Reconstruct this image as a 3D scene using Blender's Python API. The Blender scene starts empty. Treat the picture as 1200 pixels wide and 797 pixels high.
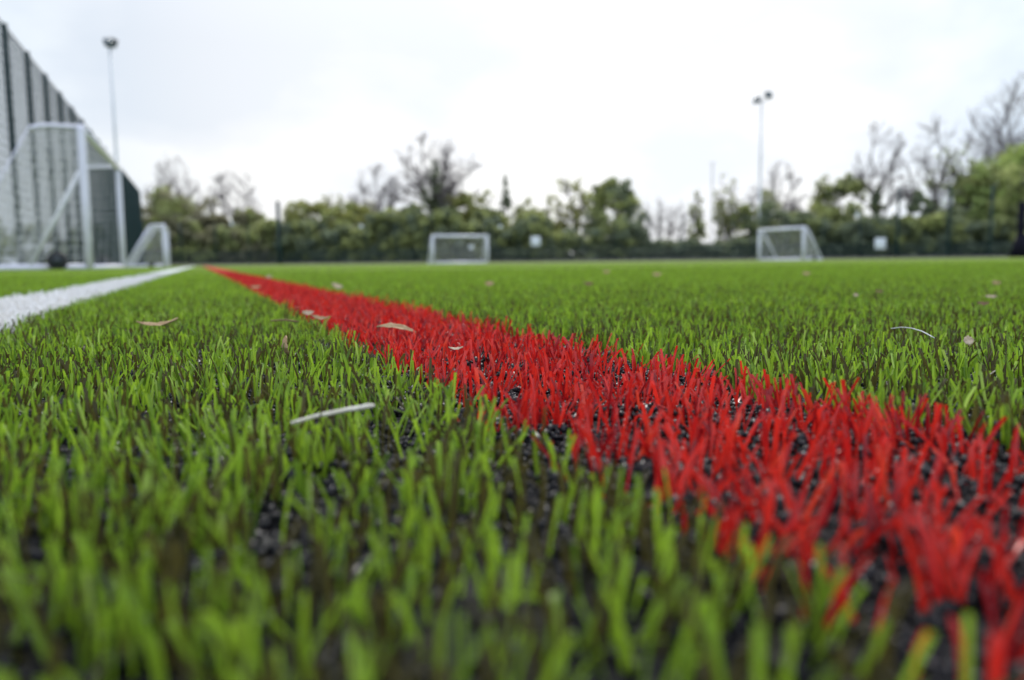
import bpy, math, random
import numpy as np
from mathutils import Vector, Matrix

random.seed(7)
rng = np.random.default_rng(7)
scn = bpy.context.scene
col = scn.collection
R = math.radians

# ------------------------------------------------------------------ frame of reference
FPX = 923.0                    # photo focal length in photo pixels, horizontal plane
HC = 0.049                     # camera height over the infill
A = math.atan(365.0 / 923.0)   # the painted lines run this far to the left of the view axis
N2 = np.array([math.cos(A), math.sin(A)])      # across the lines, to the right
D2 = np.array([-math.sin(A), math.cos(A)])     # along the lines, away


def UV(u, v):
    return N2 * u + D2 * v


def at(px, Y):                 # where a bearing read off the photo meets depth Y
    return ((px - 600.0) / FPX * Y, Y)


# ------------------------------------------------------------------ helpers
def tag(o, label=None, cat=None, group=None, kind=None):
    if label: o['label'] = label
    if cat: o['category'] = cat
    if group: o['group'] = group
    if kind: o['kind'] = kind
    return o


def empty(name, loc, rz=0.0):
    o = bpy.data.objects.new(name, None)
    o.empty_display_size = 0.1
    col.objects.link(o)
    o.location = loc
    o.rotation_euler = (0, 0, rz)
    return o


def np_mesh(name, V, F, mat, parent=None, colors=None, smooth=False):
    """V (n,3); F list of (m,k) int arrays"""
    V = np.asarray(V, dtype=np.float32)
    me = bpy.data.meshes.new(name)
    me.vertices.add(len(V))
    me.vertices.foreach_set('co', V.ravel())
    loops = np.concatenate([f.ravel() for f in F]).astype(np.int32)
    sizes = np.concatenate([np.full(len(f), f.shape[1], np.int32) for f in F])
    starts = np.concatenate([[0], np.cumsum(sizes)[:-1]]).astype(np.int32)
    me.loops.add(len(loops))
    me.loops.foreach_set('vertex_index', loops)
    me.polygons.add(len(sizes))
    me.polygons.foreach_set('loop_start', starts)
    try:
        me.polygons.foreach_set('loop_total', sizes)
    except Exception:
        pass
    me.update(calc_edges=True)
    if colors is not None:
        at_ = me.attributes.new('tint', 'FLOAT_COLOR', 'POINT')
        c = np.ones((len(V), 4), np.float32)
        c[:, :3] = colors
        at_.data.foreach_set('color', c.ravel())
    if smooth:
        me.polygons.foreach_set('use_smooth', np.ones(len(sizes), bool))
    me.validate()
    me.materials.append(mat)
    o = bpy.data.objects.new(name, me)
    col.objects.link(o)
    if parent: o.parent = parent
    return o


class MB:
    """collects shapes, then links them as ONE mesh object"""
    def __init__(s):
        s.V = []; s.F = {}; s.n = 0

    def add(s, V, F):
        V = np.asarray(V, float)
        for f in F:
            f = np.asarray(f, int)
            s.F.setdefault(f.shape[1], []).append(f + s.n)
        s.V.append(V); s.n += len(V)

    def box(s, c, size, rot=None, bevel=0.0):
        x, y, z = [v / 2 for v in size]
        if bevel <= 0:
            V = np.array([[sx * x, sy * y, sz * z] for sx in (-1, 1) for sy in (-1, 1) for sz in (-1, 1)])
            F = np.array([[0, 1, 3, 2], [4, 6, 7, 5], [0, 4, 5, 1], [2, 3, 7, 6], [0, 2, 6, 4], [1, 5, 7, 3]])
            FF = [F]
        else:
            b = min(bevel, x * .9, y * .9, z * .9)
            ring = [(-x + b, -y), (x - b, -y), (x, -y + b), (x, y - b), (x - b, y), (-x + b, y), (-x, y - b), (-x, -y + b)]
            V = []
            for (zz, k) in ((-z, 1 - b / max(x, y)), (-z + b, 1), (z - b, 1), (z, 1 - b / max(x, y))):
                V += [(p[0] * k, p[1] * k, zz) for p in ring]
            V = np.array(V)
            q = [[r * 8 + i, r * 8 + (i + 1) % 8, (r + 1) * 8 + (i + 1) % 8, (r + 1) * 8 + i] for r in range(3) for i in range(8)]
            FF = [np.array(q), np.array([list(range(7, -1, -1)), list(range(24, 32))])]
        if rot is not None:
            V = V @ np.array(rot.to_3x3()).T
        s.add(V + np.array(c), FF)

    def tube(s, pts, r, n=8, cap=True):
        pts = np.asarray(pts, float)
        k = len(pts)
        rr = np.full(k, r) if np.isscalar(r) else np.asarray(r, float)
        T = np.gradient(pts, axis=0)
        T /= np.linalg.norm(T, axis=1)[:, None] + 1e-12
        up = np.array([0, 0, 1.0]) if abs(T[0][2]) < .9 else np.array([1.0, 0, 0])
        a = np.cross(T[0], up); a /= np.linalg.norm(a)
        V = []
        for i in range(k):
            a = a - T[i] * a.dot(T[i]); a /= np.linalg.norm(a)
            b = np.cross(T[i], a)
            th = np.arange(n) * 2 * math.pi / n
            V.append(pts[i] + rr[i] * (np.cos(th)[:, None] * a + np.sin(th)[:, None] * b))
        V = np.concatenate(V)
        F = [[i * n + j, i * n + (j + 1) % n, (i + 1) * n + (j + 1) % n, (i + 1) * n + j] for i in range(k - 1) for j in range(n)]
        FF = [np.array(F)]
        if cap: FF.append(np.array([list(range(n - 1, -1, -1)), list(range((k - 1) * n, k * n))]))
        s.add(V, FF)

    def segs(s, P0, P1, R0, R1, n=3):
        """many straight prisms at once"""
        P0 = np.asarray(P0, float); P1 = np.asarray(P1, float)
        m = len(P0)
        if m == 0: return
        R0 = np.broadcast_to(np.asarray(R0, float), (m,)); R1 = np.broadcast_to(np.asarray(R1, float), (m,))
        T = P1 - P0
        T = T / (np.linalg.norm(T, axis=1)[:, None] + 1e-12)
        up = np.where(np.abs(T[:, 2:3]) < .9, np.array([[0, 0, 1.0]]), np.array([[1.0, 0, 0]]))
        a = np.cross(T, up); a /= np.linalg.norm(a, axis=1)[:, None]
        b = np.cross(T, a)
        th = np.arange(n) * 2 * math.pi / n
        ring = np.cos(th)[None, :, None] * a[:, None, :] + np.sin(th)[None, :, None] * b[:, None, :]
        V = np.stack([P0[:, None, :] + ring * R0[:, None, None], P1[:, None, :] + ring * R1[:, None, None]], 1)
        V = V.reshape(-1, 3)
        q = np.array([[j, (j + 1) % n, n + (j + 1) % n, n + j] for j in range(n)])
        F = (np.arange(m) * 2 * n)[:, None, None] + q[None]
        s.add(V, [F.reshape(-1, 4)])

    def build(s, name, mat, parent=None, smooth=False):
        V = np.concatenate(s.V)
        F = [np.concatenate(f) for f in s.F.values()]
        return np_mesh(name, V, F, mat, parent, smooth=smooth)


# ------------------------------------------------------------------ materials
def new_mat(name):
    m = bpy.data.materials.new(name)
    m.use_nodes = True
    nt = m.node_tree
    b = nt.nodes['Principled BSDF']
    return m, nt, b


def noise(nt, scale, detail=3.0, rough=.6, vec=None):
    n = nt.nodes.new('ShaderNodeTexNoise')
    n.inputs['Scale'].default_value = scale
    n.inputs['Detail'].default_value = detail
    n.inputs['Roughness'].default_value = rough
    if vec is not None: nt.links.new(vec, n.inputs['Vector'])
    return n


def ramp(nt, fac, stops):
    r = nt.nodes.new('ShaderNodeValToRGB')
    e = r.color_ramp.elements
    while len(e) < len(stops): e.new(.5)
    for k, (p, c) in enumerate(stops):
        e[k].position = p
        e[k].color = (*c, 1)
    nt.links.new(fac, r.inputs['Fac'])
    return r


def obj_coord(nt):
    t = nt.nodes.new('ShaderNodeTexCoord')
    return t.outputs['Object']


def simple_mat(name, c0, c1, scale=8, rough=.5, metal=0.0, bump=0.0, spec=.5):
    m, nt, b = new_mat(name)
    n = noise(nt, scale, vec=obj_coord(nt))
    r = ramp(nt, n.outputs['Fac'], [(.3, c0), (.7, c1)])
    nt.links.new(r.outputs['Color'], b.inputs['Base Color'])
    b.inputs['Roughness'].default_value = rough
    b.inputs['Metallic'].default_value = metal
    b.inputs['Specular IOR Level'].default_value = spec
    if bump:
        bp = nt.nodes.new('ShaderNodeBump')
        bp.inputs['Strength'].default_value = bump
        bp.inputs['Distance'].default_value = .02
        nt.links.new(n.outputs['Fac'], bp.inputs['Height'])
        nt.links.new(bp.outputs['Normal'], b.inputs['Normal'])
    return m


def tint_mat(name, rough=.4, transl=.3, spec=.4, gain=1.0, transl_gain=1.0):
    """colour from the per-blade attribute, part of the light passes through"""
    m, nt, b = new_mat(name)
    a = nt.nodes.new('ShaderNodeAttribute'); a.attribute_name = 'tint'
    b.inputs['Roughness'].default_value = rough
    b.inputs['Specular IOR Level'].default_value = spec
    nt.links.new(a.outputs['Color'], b.inputs['Base Color'])
    t = nt.nodes.new('ShaderNodeBsdfTranslucent')
    g = nt.nodes.new('ShaderNodeVectorMath'); g.operation = 'SCALE'
    g.inputs['Scale'].default_value = transl_gain
    nt.links.new(a.outputs['Color'], g.inputs[0])
    nt.links.new(g.outputs['Vector'], t.inputs['Color'])
    mx = nt.nodes.new('ShaderNodeMixShader')
    mx.inputs['Fac'].default_value = transl
    nt.links.new(b.outputs['BSDF'], mx.inputs[1])
    nt.links.new(t.outputs['BSDF'], mx.inputs[2])
    nt.links.new(mx.outputs['Shader'], nt.nodes['Material Output'].inputs['Surface'])
    return m


M = {}
M['grass'] = tint_mat('grass_fibre', .36, .48, .30, transl_gain=1.2)
M['red'] = tint_mat('red_fibre', .24, .40, .42, transl_gain=1.15)
M['white'] = tint_mat('white_fibre', .45, .2, .4)
M['leaf'] = tint_mat('tree_leaf', .6, .45, .25, transl_gain=1.25)
M['bark'] = simple_mat('bark', (.045, .038, .034), (.10, .085, .075), 3, .9, bump=.4, spec=.2)
M['twig'] = simple_mat('bare_twig', (.120, .102, .108), (.21, .18, .185), 2, .9, spec=.2)
M['paint_white'] = simple_mat('white_powder_coat', (.68, .68, .80), (.76, .76, .86), 5, .35)
M['net'] = simple_mat('white_net_cord', (.55, .57, .58), (.7, .7, .7), 9, .7)
M['fence'] = simple_mat('green_powder_coat', (.008, .026, .030), (.013, .036, .040), 6, .55, spec=.25)
M['steel'] = simple_mat('galvanised_steel', (.52, .55, .58), (.66, .69, .72), 4, .5, .1)
M['grey'] = simple_mat('weathered_grey_steel', (.22, .24, .26), (.32, .34, .36), 4, .6)
M['lamp_dark'] = simple_mat('dark_lamp_housing', (.02, .03, .035), (.04, .05, .055), 12, .4)
M['glass'] = simple_mat('lamp_glass', (.10, .13, .15), (.18, .22, .25), 7, .12)
M['sign'] = simple_mat('white_sign_face', (.62, .66, .74), (.74, .77, .83), 6, .4)
M['rubber'] = simple_mat('black_rubber', (.010, .010, .012), (.028, .027, .03), 20, .55)
M['dark_post'] = simple_mat('black_painted_steel', (.006, .006, .012), (.014, .013, .022), 8, .85, spec=.08)
M['leaf_dry'] = simple_mat('dry_leaf', (.26, .15, .065), (.48, .34, .19), 160, .7, bump=.3)
M['leaf_brown'] = simple_mat('brown_leaf', (.11, .055, .028), (.22, .12, .06), 160, .7, bump=.3)
M['leaf_pale'] = simple_mat('pale_leaf', (.34, .24, .15), (.56, .46, .33), 160, .65, bump=.3)
M['straw'] = simple_mat('bleached_straw', (.50, .45, .35), (.74, .70, .60), 300, .5, bump=.3)
M['kerb'] = simple_mat('concrete_kerb', (.16, .14, .13), (.26, .24, .22), 3, .85, bump=.3)

# rubber granules: near black, each with its own grey
M['crumb'] = tint_mat('rubber_granule', .36, 0.0, .27)


def ground_mat():
    m, nt, b = new_mat('meadow')
    tc = obj_coord(nt)
    n1 = noise(nt, .15, 5, .6, tc); n2 = noise(nt, 3.0, 4, .7, tc)
    mx = nt.nodes.new('ShaderNodeMath'); mx.operation = 'ADD'
    nt.links.new(n1.outputs['Fac'], mx.inputs[0]); nt.links.new(n2.outputs['Fac'], mx.inputs[1])
    hf = nt.nodes.new('ShaderNodeMath'); hf.operation = 'MULTIPLY'; hf.inputs[1].default_value = .5
    nt.links.new(mx.outputs[0], hf.inputs[0])
    r = ramp(nt, hf.outputs[0], [(.3, (.030, .05, .014)), (.5, (.055, .09, .022)), (.7, (.09, .10, .04))])
    nt.links.new(r.outputs['Color'], b.inputs['Base Color'])
    b.inputs['Roughness'].default_value = .95
    b.inputs['Specular IOR Level'].default_value = .1
    return m


def infill_mat():
    m, nt, b = new_mat('rubber_infill')
    tc = obj_coord(nt)
    v = nt.nodes.new('ShaderNodeTexVoronoi'); v.inputs['Scale'].default_value = 520
    nt.links.new(tc, v.inputs['Vector'])
    r = ramp(nt, v.outputs['Distance'], [(.0, (.018, .017, .022)), (.6, (.004, .004, .005))])
    nt.links.new(r.outputs['Color'], b.inputs['Base Color'])
    b.inputs['Roughness'].default_value = .7
    b.inputs['Specular IOR Level'].default_value = .2
    bp = nt.nodes.new('ShaderNodeBump'); bp.inputs['Strength'].default_value = 1; bp.inputs['Distance'].default_value = .001
    bp.invert = True
    nt.links.new(v.outputs['Distance'], bp.inputs['Height'])
    nt.links.new(bp.outputs['Normal'], b.inputs['Normal'])
    return m


def carpet_mat(name, stops, s=1.0):
    m, nt, b = new_mat(name)
    tc = obj_coord(nt)
    n1 = noise(nt, 90 * s, 3, .8, tc); n2 = noise(nt, .8, 4, .6, tc)
    mx = nt.nodes.new('ShaderNodeMix'); mx.data_type = 'FLOAT'; mx.inputs[0].default_value = .35
    nt.links.new(n1.outputs['Fac'], mx.inputs[2]); nt.links.new(n2.outputs['Fac'], mx.inputs[3])
    r = ramp(nt, mx.outputs[0], stops)
    nt.links.new(r.outputs['Color'], b.inputs['Base Color'])
    b.inputs['Roughness'].default_value = .9
    b.inputs['Specular IOR Level'].default_value = .15
    bp = nt.nodes.new('ShaderNodeBump'); bp.inputs['Strength'].default_value = .8; bp.inputs['Distance'].default_value = .01
    nt.links.new(n1.outputs['Fac'], bp.inputs['Height'])
    nt.links.new(bp.outputs['Normal'], b.inputs['Normal'])
    return m


# ------------------------------------------------------------------ setting: sheets
def sheet(name, quad, z, mat, div=1, **kw):
    q = np.array(quad, float)
    V = np.c_[q, np.full(len(q), z)]
    o = np_mesh(name, V, [np.arange(len(q))[None]], mat)
    tag(o, kind='structure', **kw)
    return o


S = 1500
sheet('ground', [(-S, -S), (S, -S), (S, S), (-S, S)], -.03, ground_mat(), label='rough meadow ground around the pitch')
corner = UV(-3.81, 63.7)
sheet('pitch', [UV(-3.7, -4), UV(24, -4), UV(24, 12), (46, 52.5), (31, 55.5), (-19, 64.5), corner], 0.0, infill_mat(),
      label='black rubber infill base of the artificial pitch')
TURF_STOPS = [(.30, (.100, .140, .026)), (.5, (.150, .200, .036)), (.7, (.195, .250, .050))]
sheet('turf', [UV(-3.7, 4), UV(24, 3), (46, 52.5), (31, 55.5), (-19, 64.5), corner + np.array([.1, -.1])], .009, carpet_mat('far_turf', TURF_STOPS),
      label='bright green artificial turf of the far half of the pitch')
WU = (-.221, -.125)
RU = (.0735, .1770)
sheet('white_line', [UV(WU[0], 4.0), UV(WU[1], 4.0), UV(WU[1], 30), UV(WU[0], 30)], .013,
      carpet_mat('white_line_paint', [(.3, (.6, .62, .63)), (.7, (.78, .8, .8))]), label='far stretch of the white touchline')
sheet('red_line', [UV(RU[0], 4.0), UV(RU[1], 4.0), UV(RU[1], 26), UV(RU[0], 26)], .013,
      carpet_mat('red_line_paint', [(.3, (.36, .012, .014)), (.7, (.5, .03, .03))]), label='far stretch of the red line')


# ------------------------------------------------------------------ turf fibres
def blades(xy, h, w, lean, curve, yaw, twist, colr, rings, vee=True, z0=-.002):
    n = len(xy)
    t = np.linspace(0, 1, rings)
    k = 3 if vee else 2
    lx = lean[:, 0:1] * t + curve[:, 0:1] * t ** 2
    ly = lean[:, 1:2] * t + curve[:, 1:2] * t ** 2
    slope = np.sqrt((lean[:, 0] + curve[:, 0]) ** 2 + (lean[:, 1] + curve[:, 1]) ** 2)
    zf = 1 / np.sqrt(1 + .8 * slope ** 2)
    zt = t[None] * zf[:, None] - .18 * (t[None] ** 2) * np.clip(np.hypot(curve[:, 0:1], curve[:, 1:2]), 0, 1.5)
    C = np.stack([xy[:, 0:1] + lx * h[:, None] * zf[:, None], xy[:, 1:2] + ly * h[:, None] * zf[:, None], z0 + zt * h[:, None]], 2)
    ya = yaw[:, None] + twist[:, None] * t
    W = np.stack([np.cos(ya), np.sin(ya), np.zeros_like(ya)], 2)
    Pp = np.stack([-np.sin(ya), np.cos(ya), np.zeros_like(ya)], 2)
    wt = (w[:, None] * (1 - .10 * t ** 3))[:, :, None]
    if vee:
        V = np.stack([C - W * wt / 2, C + Pp * wt * .42, C + W * wt / 2], 2)
    else:
        V = np.stack([C - W * wt / 2, C + W * wt / 2], 2)
    V = V.reshape(-1, 3)
    q = []
    for r in range(rings - 1):
        for j in range(k - 1):
            q.append([r * k + j, r * k + j + 1, (r + 1) * k + j + 1, (r + 1) * k + j])
    q = np.array(q)
    base = (np.arange(n) * rings * k)[:, None, None]
    F = [(base + q[None]).reshape(-1, 4)]
    if vee:
        e = (rings - 1) * k
        F.append((base + np.array([[[e, e + 1, e + 2]]])).reshape(-1, 3))
    colv = np.repeat(colr, rings * k, axis=0)
    return V, F, colv


def join(parts):
    V = []; F = {}; C = []; n = 0
    for v, f, c in parts:
        for a in f: F.setdefault(a.shape[1], []).append(a + n)
        V.append(v); C.append(c); n += len(v)
    return np.concatenate(V), [np.concatenate(a) for a in F.values()], np.concatenate(C)


def tufts(y0, y1, per, half, margin, du=.0155, dv=.0145, jit=.0042, spread=.0028):
    """points of the tufted rows (they run along the lines) inside a wedge of the pitch"""
    u = np.arange(-7, 9, du)
    u = u[(u > -y1 * 1.1 - 1) & (u < y1 * 1.25 + 1)]
    v = np.arange(-1, y1 * 1.3 + 1, dv)
    uu, vv = np.meshgrid(u, v)
    uv = np.c_[uu.ravel(), vv.ravel()]
    uv = uv + rng.normal(0, jit, uv.shape)
    xy = uv[:, :1] * N2 + uv[:, 1:] * D2
    ok = (xy[:, 1] > y0) & (xy[:, 1] < y1) & (np.abs(xy[:, 0]) < half * xy[:, 1] + margin) & (uv[:, 0] > -3.7)
    uv = uv[ok]
    tid = np.repeat(np.arange(len(uv)), per)
    uv = np.repeat(uv, per, axis=0)
    uv = uv + rng.normal(0, spread, uv.shape)
    return uv, tid


def scatter(y0, y1, density, half, margin):
    m = int(density * ((half * (y0 + y1) + 2 * margin) * (y1 - y0)) * 1.6)
    y = rng.uniform(y0, y1, m); x = rng.uniform(-1, 1, m) * (half * y1 + margin)
    ok = np.abs(x) < half * y + margin
    xy = np.c_[x, y][ok]
    full = int(density * (half * (y0 + y1) + 2 * margin) * (y1 - y0))
    xy = xy[:full]
    return np.c_[xy @ N2, xy @ D2]


def patchy(uv, s, seed):
    """smooth value noise -1..1"""
    r = np.random.default_rng(seed)
    g = r.normal(0, 1, (64, 64))
    p = uv / s
    i = np.floor(p).astype(int); f = p - i
    f = f * f * (3 - 2 * f)
    a = lambda dx, dy: g[(i[:, 0] + dx) % 64, (i[:, 1] + dy) % 64]
    return (a(0, 0) * (1 - f[:, 0]) + a(1, 0) * f[:, 0]) * (1 - f[:, 1]) + (a(0, 1) * (1 - f[:, 0]) + a(1, 1) * f[:, 0]) * f[:, 1]


LIME = np.array([.245, .390, .030])
MID = np.array([.115, .210, .018])
OLIVE = np.array([.070, .062, .018])
PALE = np.array([.32, .46, .09])


def green_cols(uv, olive=.24):
    n = len(uv)
    c = np.empty((n, 3))
    k = rng.random(n) - .05 * patchy(uv, .05, 3)
    olive = np.interp(uv[:, 1], [.10, .18, .5, 1.3], [.52, .42, .27, .10])  # more olive fibres up close, partly standing in for shade from the camera side
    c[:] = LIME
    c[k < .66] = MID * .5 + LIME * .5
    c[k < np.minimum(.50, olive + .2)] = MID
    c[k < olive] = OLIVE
    c[k > .975] = PALE
    c *= np.interp(uv[:, 1], [1.0, 3.5], [1, 1.14])[:, None]  # sheen on distant fibre tips put into the tint
    return c * rng.normal(1, .13, (n, 1)).clip(.6, 1.5)


def red_cols(uv):
    n = len(uv)
    k = rng.random(n)
    c = np.empty((n, 3)); c[:] = (.64, .030, .020)
    c[k < .48] = (.50, .016, .014)
    c[k < .18] = (.27, .008, .012)
    c[k > .93] = (.70, .06, .03)
    return c * rng.normal(1, .1, (n, 1)).clip(.6, 1.35)


def white_cols(uv):
    n = len(uv)
    c = np.empty((n, 3)); c[:] = (.83, .82, .80)
    return c * rng.normal(1, .07, (n, 1)).clip(.7, 1.1)


def which(uv, edge=.0035):
    u = uv[:, 0] + rng.normal(0, edge, len(uv)) * .6
    red = (u > RU[0]) & (u < RU[1])
    white = (u > WU[0]) & (u < WU[1])
    return red, white, ~(red | white)


def lay(uv, kind, scale_w, rings, vee, tid=None):
    n = len(uv)
    xy = uv[:, :1] * N2 + uv[:, 1:] * D2
    # fibres of one tuft fan out together
    if tid is not None and n:
        r = np.random.default_rng(11)
        bias = r.normal(0, .12, (tid.max() + 1, 2))[tid]
    else:
        bias = 0
    if kind == 'green':
        h = rng.normal(.0136, .0022, n).clip(.007, .0195)
        h *= 1 + .06 * patchy(uv, .035, 5)
        w = rng.normal(.00090, .00017, n).clip(.0006, .0014) * scale_w
        lean = rng.normal(0, .16, (n, 2)) + bias
        curve = rng.normal(0, .13, (n, 2))
        bent = rng.random(n) < .10
        curve[bent] *= 3.2; lean[bent] *= 1.9
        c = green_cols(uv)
    elif kind == 'red':
        h = rng.normal(.0136, .0026, n).clip(.006, .019)
        w = rng.normal(.00104, .00020, n).clip(.0007, .0016) * scale_w
        lean = rng.normal(0, .22, (n, 2)) + bias
        curve = rng.normal(0, .16, (n, 2))
        bent = rng.random(n) < .14
        curve[bent] *= 3.0; lean[bent] *= 1.7
        c = red_cols(uv)
    else:
        h = rng.normal(.0145, .002, n).clip(.008, .02)
        w = rng.normal(.0016, .0002, n).clip(.001, .0023) * scale_w
        lean = rng.normal(0, .25, (n, 2)); curve = rng.normal(0, .25, (n, 2))
        c = white_cols(uv)
    yaw = rng.uniform(0, 2 * math.pi, n)
    tw = rng.normal(0, .7, n)
    return blades(xy, h, w, lean, curve, yaw, tw, c, rings, vee)


acc = {'green': [], 'red': [], 'white': []}


def feed(uv, tid, scale_w, rings, vee, thin=None):
    red, white, green = which(uv)
    for k, msk in (('green', green), ('red', red), ('white', white)):
        p = uv[msk]; t_ = None if tid is None else tid[msk]
        if len(p): acc[k].append(lay(p, k, scale_w, rings, vee, t_))


uv, tid = tufts(.052, 1.0, 20, .78, .55, spread=.0046)
near = np.interp((uv[:, :1] * N2 + uv[:, 1:] * D2)[:, 1], [.06, .11, .18], [-.18, -.10, 0])
# bald patches: fewer fibres where the crumb shows, denser to the left
x_ = (uv[:, :1] * N2 + uv[:, 1:] * D2)
keep = rng.random(len(uv)) < (.90 + near * .9 - .10 * patchy(uv, .03, 8) + np.where((uv[:, 0] > WU[0]) & (uv[:, 0] < RU[1]) & (uv[:, 0] > .02), -.12, .08)
                              + np.where((uv[:, 0] > RU[0]) & (uv[:, 0] < RU[1]), -.22, 0))
uv, tid = uv[keep], tid[keep]
feed(uv, tid, 1.0, 5, True)
uv, tid = tufts(1.0, 2.6, 8, .76, .55, spread=.0042)
feed(uv, tid, 1.08, 3, False)
for (y0, y1, dens, sc) in ((2.6, 4.0, 11000, 1.6), (4.0, 7.0, 3600, 2.6), (7.0, 13.0, 1000, 4.5)):
    uv = scatter(y0, y1, dens, .78, .6)
    uv = uv[uv[:, 0] > -3.7]
    feed(uv, None, sc, 2, False)
for k, nm, lb, ct in (('green', 'artificial_grass', 'short green and olive plastic turf fibres covering the pitch', 'grass'),
                      ('red', 'red_line_grass', 'band of bright red turf fibres running diagonally across the pitch', 'red line'),
                      ('white', 'white_line_grass', 'band of white turf fibres marking the touchline on the left', 'white line')):
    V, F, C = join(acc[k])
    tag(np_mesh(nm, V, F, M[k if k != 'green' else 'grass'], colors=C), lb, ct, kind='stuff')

# ------------------------------------------------------------------ rubber crumb
def granules(xy, rad, zlift, ico=True):
    n = len(xy)
    if ico:
        p = (1 + 5 ** .5) / 2
        B = np.array([(-1, p, 0), (1, p, 0), (-1, -p, 0), (1, -p, 0), (0, -1, p), (0, 1, p), (0, -1, -p), (0, 1, -p), (p, 0, -1), (p, 0, 1), (-p, 0, -1), (-p, 0, 1)]) / 1.9
        FF = np.array([(0, 11, 5), (0, 5, 1), (0, 1, 7), (0, 7, 10), (0, 10, 11), (1, 5, 9), (5, 11, 4), (11, 10, 2), (10, 7, 6), (7, 1, 8), (3, 9, 4), (3, 4, 2), (3, 2, 6), (3, 6, 8), (3, 8, 9), (4, 9, 5), (2, 4, 11), (6, 2, 10), (8, 6, 7), (9, 8, 1)])
    else:
        B = np.array([(1, 0, 0), (-1, 0, 0), (0, 1, 0), (0, -1, 0), (0, 0, 1), (0, 0, -1)], float)
        FF = np.array([(0, 2, 4), (2, 1, 4), (1, 3, 4), (3, 0, 4), (2, 0, 5), (1, 2, 5), (3, 1, 5), (0, 3, 5)])
    k = len(B)
    V = B[None] * rng.uniform(.55, 1.3, (n, 1, 3)) * rng.uniform(.52, 1.40, (n, k, 1))
    # random rotation
    q = rng.normal(0, 1, (n, 4)); q /= np.linalg.norm(q, axis=1)[:, None]
    w, x, y, z = q.T
    Rm = np.stack([1 - 2 * (y * y + z * z), 2 * (x * y - z * w), 2 * (x * z + y * w), 2 * (x * y + z * w), 1 - 2 * (x * x + z * z), 2 * (y * z - x * w),
                   2 * (x * z - y * w), 2 * (y * z + x * w), 1 - 2 * (x * x + y * y)], 1).reshape(n, 3, 3)
    V = np.einsum('nij,nkj->nki', Rm, V) * rad[:, None, None]
    V[:, :, 0] += xy[:, 0:1]; V[:, :, 1] += xy[:, 1:2]; V[:, :, 2] += zlift[:, None]
    F = (np.arange(n) * k)[:, None, None] + FF[None]
    g = rng.uniform(.003, .012, n) * np.where(rng.random(n) < .05, 2.6, 1)
    C = np.repeat(np.c_[g * .92, g * .90, g * 1.22], k, axis=0)
    return V.reshape(-1, 3), [F.reshape(-1, 3)], C


parts = []
for (y0, y1, dens, rm, ico, mg) in ((.05, .45, 270000, .00084, True, .30), (.45, 1.1, 85000, .0011, False, .45)):
    uv = scatter(y0, y1, dens, .74, mg)
    xy = uv[:, :1] * N2 + uv[:, 1:] * D2
    n = len(xy)
    rad = rng.lognormal(math.log(rm), .32, n).clip(.0004, .0021)
    heap = patchy(uv, .012, 21) * .0009 + patchy(uv, .03, 22) * .0009
    inred = (uv[:, 0] > RU[0] - .02) & (uv[:, 0] < RU[1] + .004)
    z = rng.uniform(-.0004, .0016, n) + heap + np.where(inred, .0010, 0)
    parts.append(granules(xy, rad, z, ico))
V, F, C = join(parts)
tag(np_mesh('rubber_crumb', V, F, M['crumb'], colors=C), 'loose black rubber granules lying between the turf fibres', 'rubber crumb', kind='stuff')


# ------------------------------------------------------------------ small litter on the turf
def hor(px): return 307.0 - .0100 * (px - 600)


def on_turf(px, py, z):
    """point at height z seen at that place of the photo"""
    dip = py - hor(px)
    # pitch of the camera: rows below the horizon to depth
    beta = math.atan((py - 398.5 + .01 * (px - 600)) / 919.0)
    ang = beta + R(5.69)
    Y = (HC - z) / math.tan(ang)
    Xc = (px - 600.0) / 919.0
    dist = (HC - z) / math.sin(ang) * math.cos(beta)
    return Vector((Xc * dist, Y, z))


def leaf_mesh(L, Wd, curl, fold, seed):
    r = random.Random(seed)
    nu, nv = 10, 5
    V = []
    for i in range(nu):
        t = i / (nu - 1)
        prof = (math.sin(math.pi * min(1, t * .96 + .03)) ** .75) * (1 + .22 * math.sin(t * 19 + seed))
        for j in range(nv):
            s_ = (j / (nv - 1) - .5) * 2
            x = (t - .5) * L
            y = s_ * Wd / 2 * prof
            z = curl * L * ((t - .5) ** 2 * 2) + fold * abs(s_) * Wd * .5 + r.uniform(-.03, .03) * Wd
            V.append((x, y, z))
    F = [[i * nv + j, (i + 1) * nv + j, (i + 1) * nv + j + 1, i * nv + j + 1] for i in range(nu - 1) for j in range(nv - 1)]
    return np.array(V), np.array(F)


def leaf(px, py, z, L, Wd, rot, mat, label, curl=.3, fold=.4, seed=1, cat='leaf', name='dry_leaf', grp='fallen leaf scraps on the turf'):
    V, F = leaf_mesh(L, Wd, curl, fold, seed)
    o = np_mesh(name, V, [F], M[mat], smooth=True)
    o.location = on_turf(px, py, z)
    o.rotation_euler = rot
    sm = o.modifiers.new('thick', 'SOLIDIFY'); sm.thickness = .0002
    return tag(o, label, cat, grp)


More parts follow.
